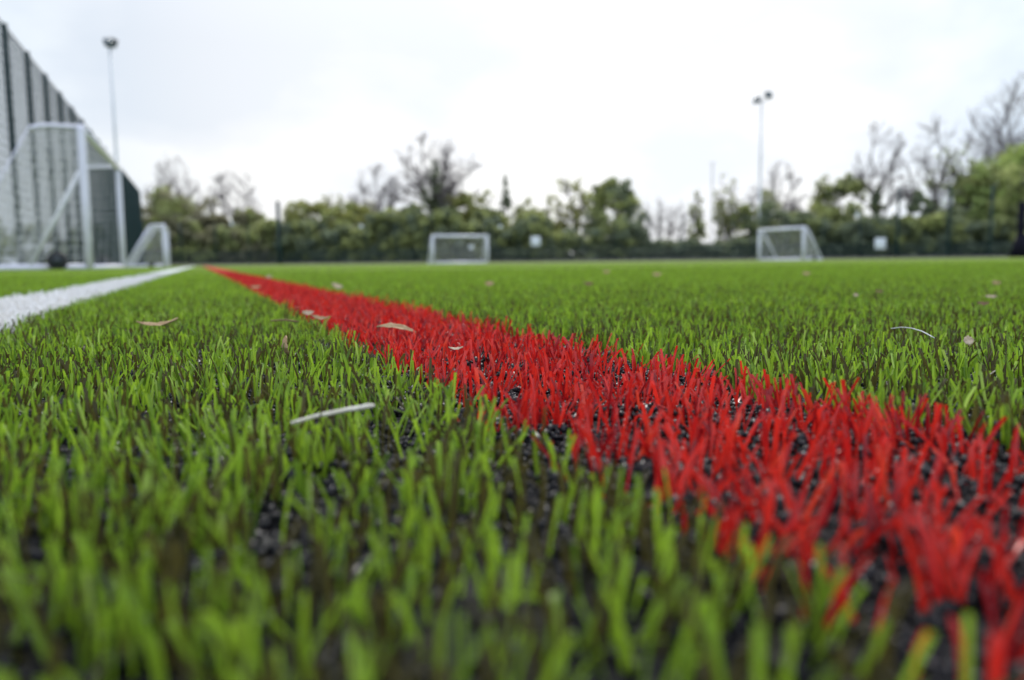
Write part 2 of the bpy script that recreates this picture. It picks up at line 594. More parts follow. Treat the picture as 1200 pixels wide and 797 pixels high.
leaf(186, 381, .0150, .0225, .0042, (R(20), R(-4), R(8)), 'leaf_dry', 'long orange-beige dry leaf lying on the green turf between the two lines', seed=3, curl=.25)
leaf(333, 407, .0135, .0088, .0028, (0, R(80), R(72)), 'leaf_dry', 'tiny pinkish brown leaf scrap standing upright in the green turf', seed=5, curl=.5)
leaf(464, 383, .0155, .0225, .0040, (R(28), R(7), R(-14)), 'leaf_dry', 'curled tan dry leaf lying across the red fibres', seed=8, curl=-.2)
leaf(534, 409, .0125, .0060, .0016, (R(25), 0, R(10)), 'leaf_pale', 'tiny whitish pink chip caught in the red fibres below the tan leaf', seed=2, name='leaf_chip')
leaf(361, 367, .0148, .0080, .0036, (R(50), 0, R(25)), 'leaf_pale', 'small cream leaf scrap at the left edge of the red line', seed=6)
leaf(376, 373, .0150, .0120, .0026, (R(40), R(6), R(-14)), 'leaf_dry', 'narrow tan scrap beside the cream scrap on the red line edge', seed=9)
leaf(395, 336, .0160, .0170, .0085, (R(45), R(20), R(20)), 'leaf_pale', 'large pale leaf on the green just right of the distant red line', seed=4)
leaf(317, 325, .0160, .0200, .0085, (R(45), R(0), R(-20)), 'leaf_pale', 'pale leaf at the far right edge of the red line, beyond the larger one', seed=14)
leaf(300, 337, .0160, .0150, .0050, (R(40), R(0), R(30)), 'leaf_dry', 'pale leaf lying on the distant part of the red line', seed=15)
leaf(1135, 399, .0145, .0044, .0040, (R(70), 0, R(4)), 'leaf_pale', 'small square cream chip in the green turf on the right', seed=11, curl=.05, fold=.05, name='leaf_chip')
leaf(1161, 348, .0150, .0090, .0032, (R(45), 0, R(-10)), 'leaf_pale', 'pale beige leaf on the green turf near the right border', seed=12)
leaf(1003, 346, .0150, .0050, .0032, (R(55), 0, 0), 'leaf_pale', 'small round cream leaf scrap on the green right of centre', seed=13)
leaf(1030, 342, .0145, .0105, .0036, (R(45), 0, R(15)), 'leaf_brown', 'reddish brown leaf just right of the round cream scrap', seed=16)
leaf(1152, 356, .0145, .0085, .0030, (R(45), 0, R(-15)), 'leaf_brown', 'reddish brown leaf below the pale beige leaf near the right border', seed=17)
leaf(690, 333, .0155, .0150, .0060, (R(50), 0, R(10)), 'leaf_brown', 'reddish brown leaf on the green right of the middle goal', seed=18)
leaf(575, 333, .0155, .0160, .0080, (R(50), 0, R(-20)), 'leaf_dry', 'tan leaf on the green in front of the middle goal', seed=19)
leaf(711, 319, .0155, .0280, .0090, (R(50), 0, R(10)), 'leaf_dry', 'tan leaf farthest out on the green, first right of the sign', seed=20)
leaf(770, 322, .0155, .0240, .0090, (R(50), 0, R(5)), 'leaf_dry', 'tan leaf far out on the green, left of the right goal', seed=21)
leaf(945, 321, .0155, .0210, .0080, (R(50), 0, R(5)), 'leaf_dry', 'tan leaf on the green in front of the right goal', seed=22)
leaf(1167, 332, .0150, .0120, .0060, (R(50), 0, R(5)), 'leaf_dry', 'tan leaf on the green farthest right', seed=23)


def twig(pts, r, mat, label, cat='straw', name='dry_straw', n=8):
    pts = [on_turf(*p) for p in pts]
    c = sum(pts, Vector()) / len(pts)
    mb = MB()
    P = [np.array(p - c) for p in pts]
    # resample with a slight wobble
    Q = []
    for i in range(len(P) - 1):
        for k in range(4):
            t = k / 4
            Q.append(P[i] * (1 - t) + P[i + 1] * t + rng.normal(0, r * .05, 3))
    Q.append(P[-1])
    rr = np.linspace(r * .65, r, len(Q)); rr[-1] = r * .55
    mb.tube(Q, rr, n)
    o = mb.build(name, M[mat], smooth=True)
    o.location = c
    return tag(o, label, cat)


twig([(340, 496, .0105), (372, 487, .0118), (404, 481, .0130), (438, 475, .0142)], .00072, 'straw', 'pale cream straw lying across the green turf in the left foreground')
twig([(1044, 385, .0150), (1056, 383.5, .0158), (1068, 384.5, .0160), (1080, 388, .0155), (1095, 396, .0135)], .00024, 'net', 'thin grey curved straw arching over the green turf on the right')
twig([(318, 376, .0150), (334, 375, .0158), (350, 377, .0150)], .00060, 'leaf_brown', 'loose reddish fibre lying on the green left of the red line', 'fibre', 'loose_fibre')
# one bigger lump of rubber by the red line
b_ = on_turf(1172, 515, .004)
V, F, C = granules(np.array([[0, 0], [.0012, .0006], [-.0003, .0004]]), np.array([.0028, .0017, .0024]), np.array([.0, .0026, .0034]), True)
o = np_mesh('rubber_lump', V, F, M['rubber'], smooth=False)
o.location = b_
tag(o, 'dark lump of rubber standing beside the red fibres at right', 'rubber lump')


# ------------------------------------------------------------------ fences
def panel_mesh(L, Hh, dense_h=0.0):
    mb = MB()
    rv, rh = (.0022, .0076) if not dense_h else (.0012, .0016)
    xs = np.arange(.05, L - .02, .05)
    mb.segs(np.c_[xs, 0 * xs, 0 * xs + .04], np.c_[xs, 0 * xs, 0 * xs + Hh], rv, rv, 4)
    zs = np.arange(.06, Hh, .2)
    for dy in (-.008, .008):
        mb.segs(np.c_[0 * zs, 0 * zs + dy, zs], np.c_[0 * zs + L, 0 * zs + dy, zs], rh, rh, 4)
    mb.box((L / 2, 0, Hh), (L, .03, .02) if not dense_h else (L, .01, .008))
    if dense_h:
        zs = np.arange(.085, dense_h, .05)
        mb.segs(np.c_[0 * zs, 0 * zs + .002, zs], np.c_[0 * zs + L, 0 * zs + .002, zs], .0055, .0055, 4)
        x2 = np.arange(.075, L - .02, .05)
        mb.segs(np.c_[x2, 0 * x2, 0 * x2 + .04], np.c_[x2, 0 * x2, 0 * x2 + dense_h], .0045, .0045, 4)
        mb.box((L / 2, 0, dense_h), (L, .035, .045))
    return mb


def fence(name, pts, Hh, step, label, dense=0.0, pw=.09):
    root = empty(name, (pts[0][0], pts[0][1], 0))
    tag(root, label, 'fence')
    org = np.array(pts[0])
    pm = None; first_panel = None; first_post = None
    for a, b in zip(pts[:-1], pts[1:]):
        a = np.array(a); b = np.array(b)
        Ls = np.linalg.norm(b - a); n = max(1, round(Ls / step)); st = Ls / n
        rz = math.atan2(b[1] - a[1], b[0] - a[0])
        for i in range(n + (1 if b is pts[-1] or np.allclose(b, pts[-1]) else 0)):
            p = a + (b - a) * i / n - org
            if first_post is None:
                mb = MB()
                mb.box((0, 0, Hh / 2 + .03), (pw, .12, Hh + .06), bevel=.008)
                for z in np.arange(.35, Hh, .6): mb.box((0, -.066, z), (.05, .012, .06))
                first_post = mb.build('post', M['fence'], root)
                q = first_post
            else:
                q = first_post.copy(); col.objects.link(q); q.parent = root
            q.location = (p[0], p[1], 0); q.rotation_euler = (0, 0, rz)
            if i < n:
                if first_panel is None or abs(first_panel[1] - st) > .04:
                    o = panel_mesh(step, Hh, dense).build('mesh_panel', M['fence'], root)
                    first_panel = (o, st)
                else:
                    o = first_panel[0].copy(); col.objects.link(o); o.parent = root
                o.location = (p[0], p[1], 0); o.rotation_euler = (0, 0, rz)
                o.scale = (st / step, 1, 1)
    return root


fence('mesh_fence', [UV(-3.81, 11.0), UV(-3.81, 63.5)], 5.4, 2.5, 'tall dark green welded mesh fence running along the left touchline behind the goals')
FAR = [tuple(corner + np.array([.05, .1])), (-19, 65), (27.6, 56.6), (31, 56), (47, 53)]
fence('mesh_fence', FAR[:3], 3.2, 2.5, 'low green mesh fence with denser lower band closing the far end of the pitch', dense=1.08, pw=.06)
fence('mesh_fence', [(27.65, 56.55), (31, 56), (47, 53)], 5.0, 2.6, 'taller green mesh fence with stout posts at the far right', dense=1.10, pw=.15)
kp = FAR[1]
mb = MB(); mb.box((0, 0, 2.56), (.26, .26, 5.12), bevel=.02); mb.box((0, 0, 5.14), (.30, .30, .04), bevel=.01)
o = mb.build('corner_post', M['fence']); o.location = (kp[0], kp[1] - .22, 0)
tag(o, 'stout dark green corner post standing alone against the sky left of the middle goal', 'post')
# kerb at its foot
mb = MB()
for a, b in zip(FAR[:-1], FAR[1:]):
    a = np.array(a); b = np.array(b); L = np.linalg.norm(b - a); rz = math.atan2(b[1] - a[1], b[0] - a[0])
    c = (a + b) / 2
    mb.box((c[0], c[1] - .2, .06), (L - .06, .15, .14), Matrix.Rotation(rz, 4, 'Z'), bevel=.01)
tag(mb.build('kerb', M['kerb']), 'low concrete kerb along the foot of the far fence', kind='structure')


def far_pt(px, off=0.0):
    """point on the far fence at that bearing, off metres in front of it"""
    k = (px - 600) / FPX
    for a, b in zip(FAR[:-1], FAR[1:]):
        a = np.array(a); b = np.array(b); d = b - a
        t = (k * a[1] - a[0]) / (d[0] - k * d[1])
        if -.001 <= t <= 1.001:
            p = a + d * t
            nrm = np.array([d[1], -d[0]]) / np.linalg.norm(d)
            return p + nrm * off, math.atan2(d[1], d[0])
    return np.array(at(px, 56)), 0.0


def sign(px, z, w, h, label, disc=False):
    p, rz = far_pt(px, .12)
    root = empty('notice_board' if not disc else 'round_plate', (p[0], p[1], z), rz)
    tag(root, label, 'sign', 'small round white plates on the far fence' if disc else 'white boards on the far fence')
    mb = MB()
    if disc:
        mb.tube([(0, -.02, 0), (0, .0, 0), (0, .015, 0)], [w / 2 * .96, w / 2, w / 2], 20)
    else:
        mb.box((0, 0, 0), (w, .02, h), bevel=.006)
    mb.build('face', M['sign'], root)
    for sx in ((-1, 1) if not disc else (0,)):
        m2 = MB()
        m2.box((sx * w * .3, .06, 0), (.04, .09, .05))
        m2.build('bracket', M['steel'], root)


sign(629, 1.62, .72, .72, 'square white notice board on the far fence right of the middle goal')
sign(1031, 1.10, .72, .76, 'square white notice board on the far fence right of the right goal')
sign(554, 1.22, .34, .34, 'small white plate on the far fence seen through the middle goal net')
for px, z, lb in ((274, 3.22, 'small round white plate on the far fence, nearest the left corner'),
                  (426, 3.02, 'small round white plate on the far fence under the leaning bare tree'),
                  (588, 2.78, 'small round white plate on the far fence under the pointed conifer'),
                  (1003, 3.15, 'small round white plate on the far fence above the right notice board')):
    sign(px, z, .28, .28, lb, True)


# ------------------------------------------------------------------ goals
def net_lines(mb, A0, A1, B0, B1, step, r, sag=.0):
    """quad net between edge A0-A1 and edge B0-B1"""
    A0, A1, B0, B1 = [np.array(p, float) for p in (A0, A1, B0, B1)]
    nu = max(1, int(max(np.linalg.norm(A1 - A0), np.linalg.norm(B1 - B0)) / step))
    nv = max(1, int(max(np.linalg.norm(B0 - A0), np.linalg.norm(B1 - A1)) / step))
    nrm = np.cross(A1 - A0 + (B1 - B0), B0 - A0 + B1 - A1); nrm /= np.linalg.norm(nrm) + 1e-9
    g = np.zeros((nu + 1, nv + 1, 3))
    for i in range(nu + 1):
        for j in range(nv + 1):
            s_, t = i / nu, j / nv
            p = (A0 * (1 - s_) + A1 * s_) * (1 - t) + (B0 * (1 - s_) + B1 * s_) * t
            e = math.sin(math.pi * s_) * math.sin(math.pi * t)
            g[i, j] = p + nrm * (sag * e) + (rng.normal(0, step * .05, 3) * (e > .01))
    mb.segs(g[:-1].reshape(-1, 3), g[1:].reshape(-1, 3), r, r, 3)
    mb.segs(g[:, :-1].reshape(-1, 3), g[:, 1:].reshape(-1, 3), r, r, 3)


def goal(loc, e_dir, W, Hh, topD, baseD, pr, label, cells, cord, wheels=(), brace=None, bow=.12, stay=.5):
    """local frame: x along the goal mouth, +y to the back"""
    rz = math.atan2(e_dir[1], e_dir[0])
    root = empty('football_goal', (loc[0], loc[1], 0), rz)
    tag(root, label, 'goal', 'white football goals standing on the pitch')
    z0 = pr
    for x in (0, W):
        mb = MB()
        mb.tube([(x, 0, 0), (x, 0, Hh * .5), (x, 0, Hh - pr * 1.2), (x, pr * .1, Hh - pr * .3)], [pr, pr, pr, pr * .9], 12)
        mb.build('post', M['paint_white'], root, True)
        mb = MB()
        pts = [(x, pr * .5, Hh - pr * .8)]
        for t in np.linspace(0, 1, 5):   # top bar, then a bend down to the rear slope
            pts.append((x, topD * (.55 + .45 * t), Hh - pr * .8 - bow * t * t * .5))
        mb.tube(pts, pr * .62, 8)
        mb.build('top_bar', M['paint_white'], root, True)
        mb = MB()
        mb.tube([pts[-1], (x, topD + (baseD - topD) * .5, (pts[-1][2] + z0) * .5), (x, baseD, z0)], pr * stay, 8)
        mb.build('rear_stay', M['paint_white'], root, True)
        mb = MB()
        mb.tube([(x, 0, z0 * .8), (x, baseD * .5, z0 * .8), (x, baseD, z0 * .8)], pr * .8, 10)
        mb.build('base_bar', M['paint_white'], root, True)
        if brace and x == 0:
            mb = MB()
            mb.tube([(x, .02, brace[1]), (x, brace[0] * .5, brace[1] * .5 + .04), (x, brace[0], pr)], pr * .62, 8)
            mb.build('brace', M['net'], root, True)
    mb = MB(); mb.tube([(-pr * .3, 0, Hh - pr), (W / 2, 0, Hh - pr), (W + pr * .3, 0, Hh - pr)], pr, 12); mb.build('crossbar', M['paint_white'], root, True)
    mb = MB(); mb.tube([(0, baseD, z0 * .8), (W / 2, baseD, z0 * .8), (W, baseD, z0 * .8)], pr * .8, 10); mb.build('rear_bar', M['paint_white'], root, True)
    mb = MB(); mb.tube([(pr, 0, z0 * .7), (W / 2, 0, z0 * .7), (W - pr, 0, z0 * .7)], pr * .62, 10); mb.build('front_bar', M['paint_white'], root, True)
    mb = MB()
    ht = Hh - pr * 1.2
    net_lines(mb, (0, topD, ht - bow * .4), (W, topD, ht - bow * .4), (0, baseD, .06), (W, baseD, .06), cells, cord, -.04)
    net_lines(mb, (0, 0, ht), (W, 0, ht), (0, topD, ht - bow * .4), (W, topD, ht - bow * .4), cells, cord, 0)
    for x in (0, W):
        net_lines(mb, (x, .02, ht), (x, topD, ht - bow * .4), (x, .02, .06), (x, baseD, .06), cells, cord, 0)
    mb.build('net', M['net'], root)
    for (x, y, rad) in wheels:
        mb = MB()
        th = .38 * rad
        prof = [(-th, rad * .62), (-th, rad * .9), (-th * .6, rad), (th * .6, rad), (th, rad * .9), (th, rad * .62)]
        n = 24
        V = [(a, math.cos(2 * math.pi * i / n) * r, math.sin(2 * math.pi * i / n) * r) for (a, r) in prof for i in range(n)]
        F = [[k * n + i, k * n + (i + 1) % n, (k + 1) * n + (i + 1) % n, (k + 1) * n + i] for k in range(5) for i in range(n)]
        mb.add(np.array(V) + np.array((x, y, rad)), [np.array(F)])
        wo = mb.build('wheel', M['rubber'], root, True)
        mb = MB()
        mb.tube([(x - th * .8, y, rad), (x, y, rad), (x + th * .8, y, rad)], rad * .63, 20)
        mb.tube([(x - th * 1.5, y, rad), (x, y, rad), (x + th * 1.5, y, rad)], rad * .2, 12)
        mb.build('hub', M['lamp_dark'], wo, True)
    return root


# goal mouth parallel to the touchline: x along -D (so that +y is away from the pitch)
def uvof(x, y): return np.array([x, y]) @ N2, np.array([x, y]) @ D2


bx, by = at(106, 10.1)
mouth = np.array(at(146, 14.2)) - np.array([bx, by])
WL = float(np.linalg.norm(mouth))
# local +y must point to -N2: e = rotate(-N2, -90deg)
eL = np.array([-N2[1], N2[0]])      # = D2 ; its left normal is -N2
goal((bx, by), mouth / WL, WL, 1.83, .58, 1.5, .048, 'large white goal with black wheel in front of the left fence', .125, .0040,
     wheels=((-.10, .34, .118), (WL + .10, .34, .118)), brace=(.66, 1.28), bow=.10, stay=.2)
bx, by = at(195, 22.0)
goal((bx, by), eL, 2.44, 1.20, .34, 1.0, .05, 'small white goal seen side-on past the end of the large goal', .11, .0035,
     wheels=((-.08, .35, .07),), bow=.05, stay=.62)
bx, by = at(508.5, 33.2)
goal((bx, by), N2, 2.44, 1.22, .14, .75, .055, 'small white goal facing the camera at the middle of the far side', .10, .0042, bow=.05)
k = (889 - 600) / FPX
fw = np.array([k, 1.0]); fw /= np.linalg.norm(fw); rt = np.array([fw[1], -fw[0]])
ee = .62 * rt - .785 * fw
bx, by = at(890, 30.6)
goal((bx, by), ee, 2.44, 1.22, .14, .85, .055, 'small white goal turned at an angle below the right floodlight mast', .10, .0042,
     wheels=((2.52, .45, .07),), bow=.05)


# ------------------------------------------------------------------ floodlight masts
def lamp(parent, loc, rot):
    mb = MB()
    Rm = Matrix.Rotation(rot[2], 4, 'Z') @ Matrix.Rotation(rot[0], 4, 'X')
    c = np.array(loc)
    mb.box(c, (.62, .30, .50), Rm, bevel=.07)
    off = np.array(Rm.to_3x3() @ Vector((0, .20, .03)))
    mb.box(c + off, (.36, .16, .30), Rm, bevel=.04)
    h = mb.build('floodlight', M['lamp_dark'], parent)
    g = MB()
    g.box(c + np.array(Rm.to_3x3() @ Vector((0, -.156, 0))), (.52, .012, .40), Rm)
    g.build('lens', M['glass'], h)
    br = MB()
    a = Rm.to_3x3()
    br.tube([c + np.array(a @ Vector((-.33, 0, 0))), c + np.array(a @ Vector((-.33, .05, -.36))), c + np.array(a @ Vector((.33, .05, -.36))), c + np.array(a @ Vector((.33, 0, 0)))], .022, 6)
    br.build('bracket', M['steel'], h)


def mast(px, Y, H_, r0, r1, lamps, label, arm=None, mat='steel'):
    x, y = at(px, Y)
    root = empty('floodlight_mast', (x, y, 0))
    tag(root, label, 'floodlight', 'slender floodlight masts around the pitch')
    mb = MB()
    mb.tube([(0, 0, -.05), (0, 0, H_ * .25), (0, 0, H_ * .25 + .02), (0, 0, H_ * .6), (0, 0, H_)], [r0, r0 * .9, r0 * .8, (r0 + r1) / 2 * .9, r1], 12)
    mb.build('pole', M[mat], root, True)
    b = MB(); b.box((0, 0, .02), (r0 * 4, r0 * 4, .04), bevel=.01)
    b.build('base_plate', M['steel'], root)
    if arm:
        a = MB(); a.tube([arm[0], tuple((np.array(arm[0]) + np.array(arm[1])) / 2), arm[1]], .045, 8)
        a.build('crossarm', M[mat], root)
    for l, r in lamps: lamp(root, l, r)


H1 = (313 - 62) / FPX * 54
mast(145, 54, H1, .12, .075, [((.02, -.22, H1 + .10), (R(-25), 0, R(60))), ((.10, .22, H1 + .26), (R(-25), 0, R(240)))],
     'tall grey floodlight mast rising behind the left fence', ((-.08, -.3, H1 - .05), (.08, .3, H1 - .05)))
H2 = (304 - 122) / FPX * 66
mast(889.5, 66, H2, .13, .075, [((-.42, -.1, H2 + .05), (R(-30), 0, R(-75))), ((.50, -.1, H2 + .45), (R(-20), 0, R(20)))],
     'tall grey floodlight mast with two lamps behind the right goal', ((-.55, 0, H2 - .06), (.55, 0, H2 + .04)))
H3 = (304 - 192) / FPX * 125
mast(834, 125, H3, .11, .08, [], 'faint distant grey pole between the saplings and the right mast', ((-.45, 0, H3 - .05), (.45, 0, H3 - .05)), 'grey')

# dark post with a raking base at the right border
x, y = at(1195, 50)
root = empty('braced_post', (x, y, 0))
tag(root, 'black post with a sloping base brace at the right border before the far fence', 'post')
mb = MB(); mb.box((0, 0, 1.75), (.42, .2, 3.5), bevel=.03); mb.build('post', M['dark_post'], root)
mb = MB()
V = np.array([(-.66, -.06, 0), (.55, -.06, 0), (.55, -.06, 1.45), (-.20, -.06, 1.45), (-.66, .35, 0), (.55, .35, 0), (.55, .35, 1.45), (-.20, .35, 1.45)]) + np.array((0, -.27, 0))
mb.add(V, [np.array([[0, 1, 2, 3], [5, 4, 7, 6], [4, 0, 3, 7], [1, 5, 6, 2], [3, 2, 6, 7], [4, 5, 1, 0]])])
mb.build('base_cover', M['dark_post'], root)


# ------------------------------------------------------------------ trees
def grow(H_, spread, trunk_frac, levels, rnd, lean=(0, 0), r0=None, twist=.35, up=.25, nb=(2, 3)):
    segs = []
    r0 = r0 or H_ * .018
    tips = []

    def limb(p, d, L, r, lev):
        n = 3
        q = np.array(p); dd = np.array(d)
        for i in range(n):
            nd = dd + np.array([rnd.gauss(0, .13), rnd.gauss(0, .13), rnd.gauss(0, .06) + up * .10])
            nd /= np.linalg.norm(nd)
            e = q + nd * L / n
            ra = r * (1 - .35 * i / n); rb = r * (1 - .35 * (i + 1) / n)
            segs.append((q, e, ra, rb))
            # side twigs
            if lev >= 1 and rnd.random() < .55 and lev < levels:
                sd = nd + np.array([rnd.gauss(0, .7), rnd.gauss(0, .7), rnd.gauss(.15, .4)])
                sd /= np.linalg.norm(sd)
                limb(e, sd, L * .5, r * .4, max(lev + 2, levels - 1))
            q = e; dd = nd
        if lev >= levels:
            tips.append(q); return
        for b in range(rnd.randint(*nb)):
            ang = rnd.uniform(0, 2 * math.pi)
            s_ = spread * rnd.uniform(.6, 1.2)
            nd = dd + np.array([math.cos(ang) * s_, math.sin(ang) * s_, rnd.uniform(-.15, .35) + up])
            nd /= np.linalg.norm(nd)
            limb(q, nd, L * rnd.uniform(.62, .82), max(r * .58, .012), lev + 1)

    d0 = np.array([lean[0], lean[1], 1.0]); d0 /= np.linalg.norm(d0)
    limb((0, 0, -.1), d0, H_ * trunk_frac, r0, 0)
    # scale to the wanted height
    top = max(e[2] for _, e, _, _ in segs)
    k = H_ / top
    segs = [(a * k, b * k, ra, rb) for a, b, ra, rb in segs]
    tips = [t * k for t in tips]
    return segs, tips


def leaf_cloud(centers, radii, per, size, cols, squash=.8):
    ra_ = np.array(radii)
    per = np.clip(per * (ra_ / ra_.mean()) ** 2, 3, per * 5).astype(int)
    n = int(per.sum())
    c = np.repeat(np.array(centers), per, axis=0)
    r = np.repeat(ra_, per)
    d = rng.normal(0, 1, (n, 3)); d /= np.linalg.norm(d, axis=1)[:, None]
    rad = rng.random(n) ** .45
    p = c + d * (rad * r)[:, None] * np.array([1, 1, squash])
    a = rng.normal(0, 1, (n, 3)); a /= np.linalg.norm(a, axis=1)[:, None]
    b = np.cross(a, rng.normal(0, 1, (n, 3))); b /= np.linalg.norm(b, axis=1)[:, None]
    s_ = size * rng.uniform(.6, 1.35, n)[:, None]
    V = np.stack([p - a * s_, p + b * s_ * .55, p + a * s_, p - b * s_ * .55], 1).reshape(-1, 3)
    F = np.arange(n * 4).reshape(-1, 4)
    cc = np.array(cols)
    pick = np.repeat(rng.integers(0, len(cc), len(centers)), per)
    C = cc[pick] * rng.normal(1, .18, (n, 1)).clip(.5, 1.6)
    return V, [F], np.repeat(C, 4, axis=0)


DARKG = [(0.174, 0.209, 0.140), (0.203, 0.237, 0.146), (0.232, 0.266, 0.151)]
MIDG = [(0.273, 0.305, 0.129), (0.319, 0.350, 0.140), (0.365, 0.395, 0.151)]
YELG = [(0.296, 0.305, 0.099), (0.326, 0.334, 0.108), (0.356, 0.368, 0.116)]
OLIV = [(0.243, 0.231, 0.143), (0.271, 0.257, 0.152), (0.295, 0.278, 0.166)]
BRIG = [(0.274, 0.345, 0.111), (0.310, 0.389, 0.120), (0.344, 0.418, 0.130)]


def tree_root(name, px, Y, label, cat, grp='trees and shrubs beyond the far fence'):
    x, y = at(px, Y)
    r_ = empty(name, (x, y, -.03), rng.uniform(0, 6))
    return tag(r_, label, cat, grp)


def hgt(px, top, Y): return (hor(px) + 1 - top) / FPX * Y


def crown_tree(H_, W_, trunk, rnd, lean=(0, 0), fork=0, nl=9, nbr=9, ntw=7, r0=.16):
    """rounded bare crown: returns segments (p0, p1, r0, r1)"""
    segs = []
    th = H_ * trunk
    ctr = np.array([lean[0] * H_ * .5, lean[1] * H_ * .5, th * .8])

    def path(p, q, bend, ra, rb, n):
        p = np.array(p, float); q = np.array(q, float)
        m = (p + q) / 2 + np.array(bend)
        pr = p; out = [p]
        for k in range(1, n + 1):
            t = k / n
            c = p * (1 - t) ** 2 + m * 2 * t * (1 - t) + q * t * t + np.array([rnd.gauss(0, 1), rnd.gauss(0, 1), rnd.gauss(0, .6)]) * np.linalg.norm(q - p) * .028
            segs.append((pr, c, ra + (rb - ra) * (k - 1) / n, ra + (rb - ra) * k / n))
            pr = c; out.append(c)
        return out

    base = path((0, 0, -.1), ctr, (rnd.gauss(0, .2), rnd.gauss(0, .2), 0), r0, r0 * .72, 4)
    for i in range(nl):
        az = i * 2.4 + rnd.uniform(-.5, .5)
        el = math.asin(min(1, .12 + .88 * ((i + .5) / nl)))
        rr = rnd.uniform(.68, .98)
        end = ctr + np.array([math.cos(az) * math.cos(el) * W_ / 2, math.sin(az) * math.cos(el) * W_ / 2, math.sin(el) * (H_ - th * .8)]) * rr
        st = base[rnd.choice([2, 3, 4, 4])]
        L = np.linalg.norm(end - st)
        limb = path(st, end, (0, 0, L * .10 * rnd.uniform(-.6, 1)), r0 * rnd.uniform(.40, .58), .035, 6)
        for b in range(nbr):
            k = rnd.randint(2, 6)
            s_ = limb[k]; tg = limb[k] - limb[k - 1]; tg /= np.linalg.norm(tg)
            d = tg * .8 + np.array([rnd.gauss(0, .65), rnd.gauss(0, .65), rnd.gauss(.25, .4)]); d /= np.linalg.norm(d)
            Lb = L * rnd.uniform(.18, .42)
            br = path(s_, s_ + d * Lb, (0, 0, Lb * .08), .045, .020, 4)
            for w_ in range(ntw):
                k2 = rnd.randint(1, 4)
                d2 = d * .7 + np.array([rnd.gauss(0, .6), rnd.gauss(0, .6), rnd.gauss(.2, .45)]); d2 /= np.linalg.norm(d2)
                Lt = Lb * rnd.uniform(.25, .6)
                tw = path(br[k2], br[k2] + d2 * Lt, (0, 0, Lt * .1), .022, .012, 2)
                d3 = d2 + np.array([rnd.gauss(0, .6), rnd.gauss(0, .6), rnd.gauss(0, .5)]); d3 /= np.linalg.norm(d3)
                path(tw[1], tw[1] + d3 * Lt * .6, (0, 0, 0), .016, .010, 1)
    # nothing strays far out of the rounded outline
    def inside(q):
        d = (q - ctr) / np.array([W_ * .54, W_ * .54, H_ - th * .8])
        return q[2] < ctr[2] + .3 or d.dot(d) < 1.06
    segs = [q for q in segs if q[2] > .036 or inside(q[1])]
    top = np.percentile([e[2] for _, e, _, _ in segs], 99.7)
    k = H_ / top
    return [(a * np.array([1, 1, k]), b * np.array([1, 1, k]), x, y) for a, b, x, y in segs]


def bare(px, top, wpx, Y, label, lev=5, trunk=.34, lean=(0, 0), seed=1, ivy=None, mat='twig', spread=None, thick=None, nl=None, nbr=None):
    H_ = hgt(px, top, Y); Wm = wpx / FPX * Y
    rnd = random.Random(seed)
    thick = thick or max(.06, H_ * .014)
    if lev >= 5:
        segs = crown_tree(H_, Wm, trunk, rnd, lean, r0=thick, nl=nl or (10 if lev == 5 else 15), nbr=nbr or (11 if lev == 5 else 14), ntw=8)
    else:
        segs = crown_tree(H_, Wm, trunk, rnd, lean, r0=thick, nl=6, nbr=5, ntw=4)
    P0 = np.array([q[0] for q in segs]); P1 = np.array([q[1] for q in segs])
    r0 = np.array([q[2] for q in segs]); r1 = np.array([q[3] for q in segs])
    root = tree_root('bare_tree' if not ivy else 'ivy_tree', px, Y, label, 'tree')
    root.rotation_euler = (0, 0, 0)
    big = r0 > .0451
    mb = MB(); mb.segs(P0[big], P1[big], r0[big], r1[big], 7); mb.build('trunk', M['bark'], root, True)
    mb = MB(); mb.segs(P0[~big], P1[~big], r0[~big], r1[~big], 3); mb.build('crown', M['twig'], root)
    if ivy:
        lim, rad, n_, colr = ivy
        ce = []; ra = []
        th = H_ * trunk * .8
        for k in range(int(lim * H_ / .22)):      # ivy up the stem
            z = k * .22; t = z / (lim * H_)
            x_, y_ = lean[0] * H_ * .5 * min(1, z / th), lean[1] * H_ * .5 * min(1, z / th)
            for q in range(3):
                rr = rad * (1 - .55 * t)
                ce.append((x_ + rnd.gauss(0, rr * .35), y_ + rnd.gauss(0, rr * .35), z)); ra.append(rr * rnd.uniform(.45, .8))
        sel = (r0 > .07) & (P1[:, 2] < lim * H_ * .9) & (np.abs(P1[:, 0]) < Wm * .16)
        for a, b, r_ in zip(P0[sel], P1[sel], r0[sel]):
            for t in np.linspace(0, 1, 3):
                ce.append(a * (1 - t) + b * t); ra.append(rad * .45 * rnd.uniform(.6, 1.1))
        V, F, C = leaf_cloud(ce, ra, n_, .16, colr, 1.0)
        np_mesh('ivy', V, F, M['leaf'], root, colors=C)
    return root


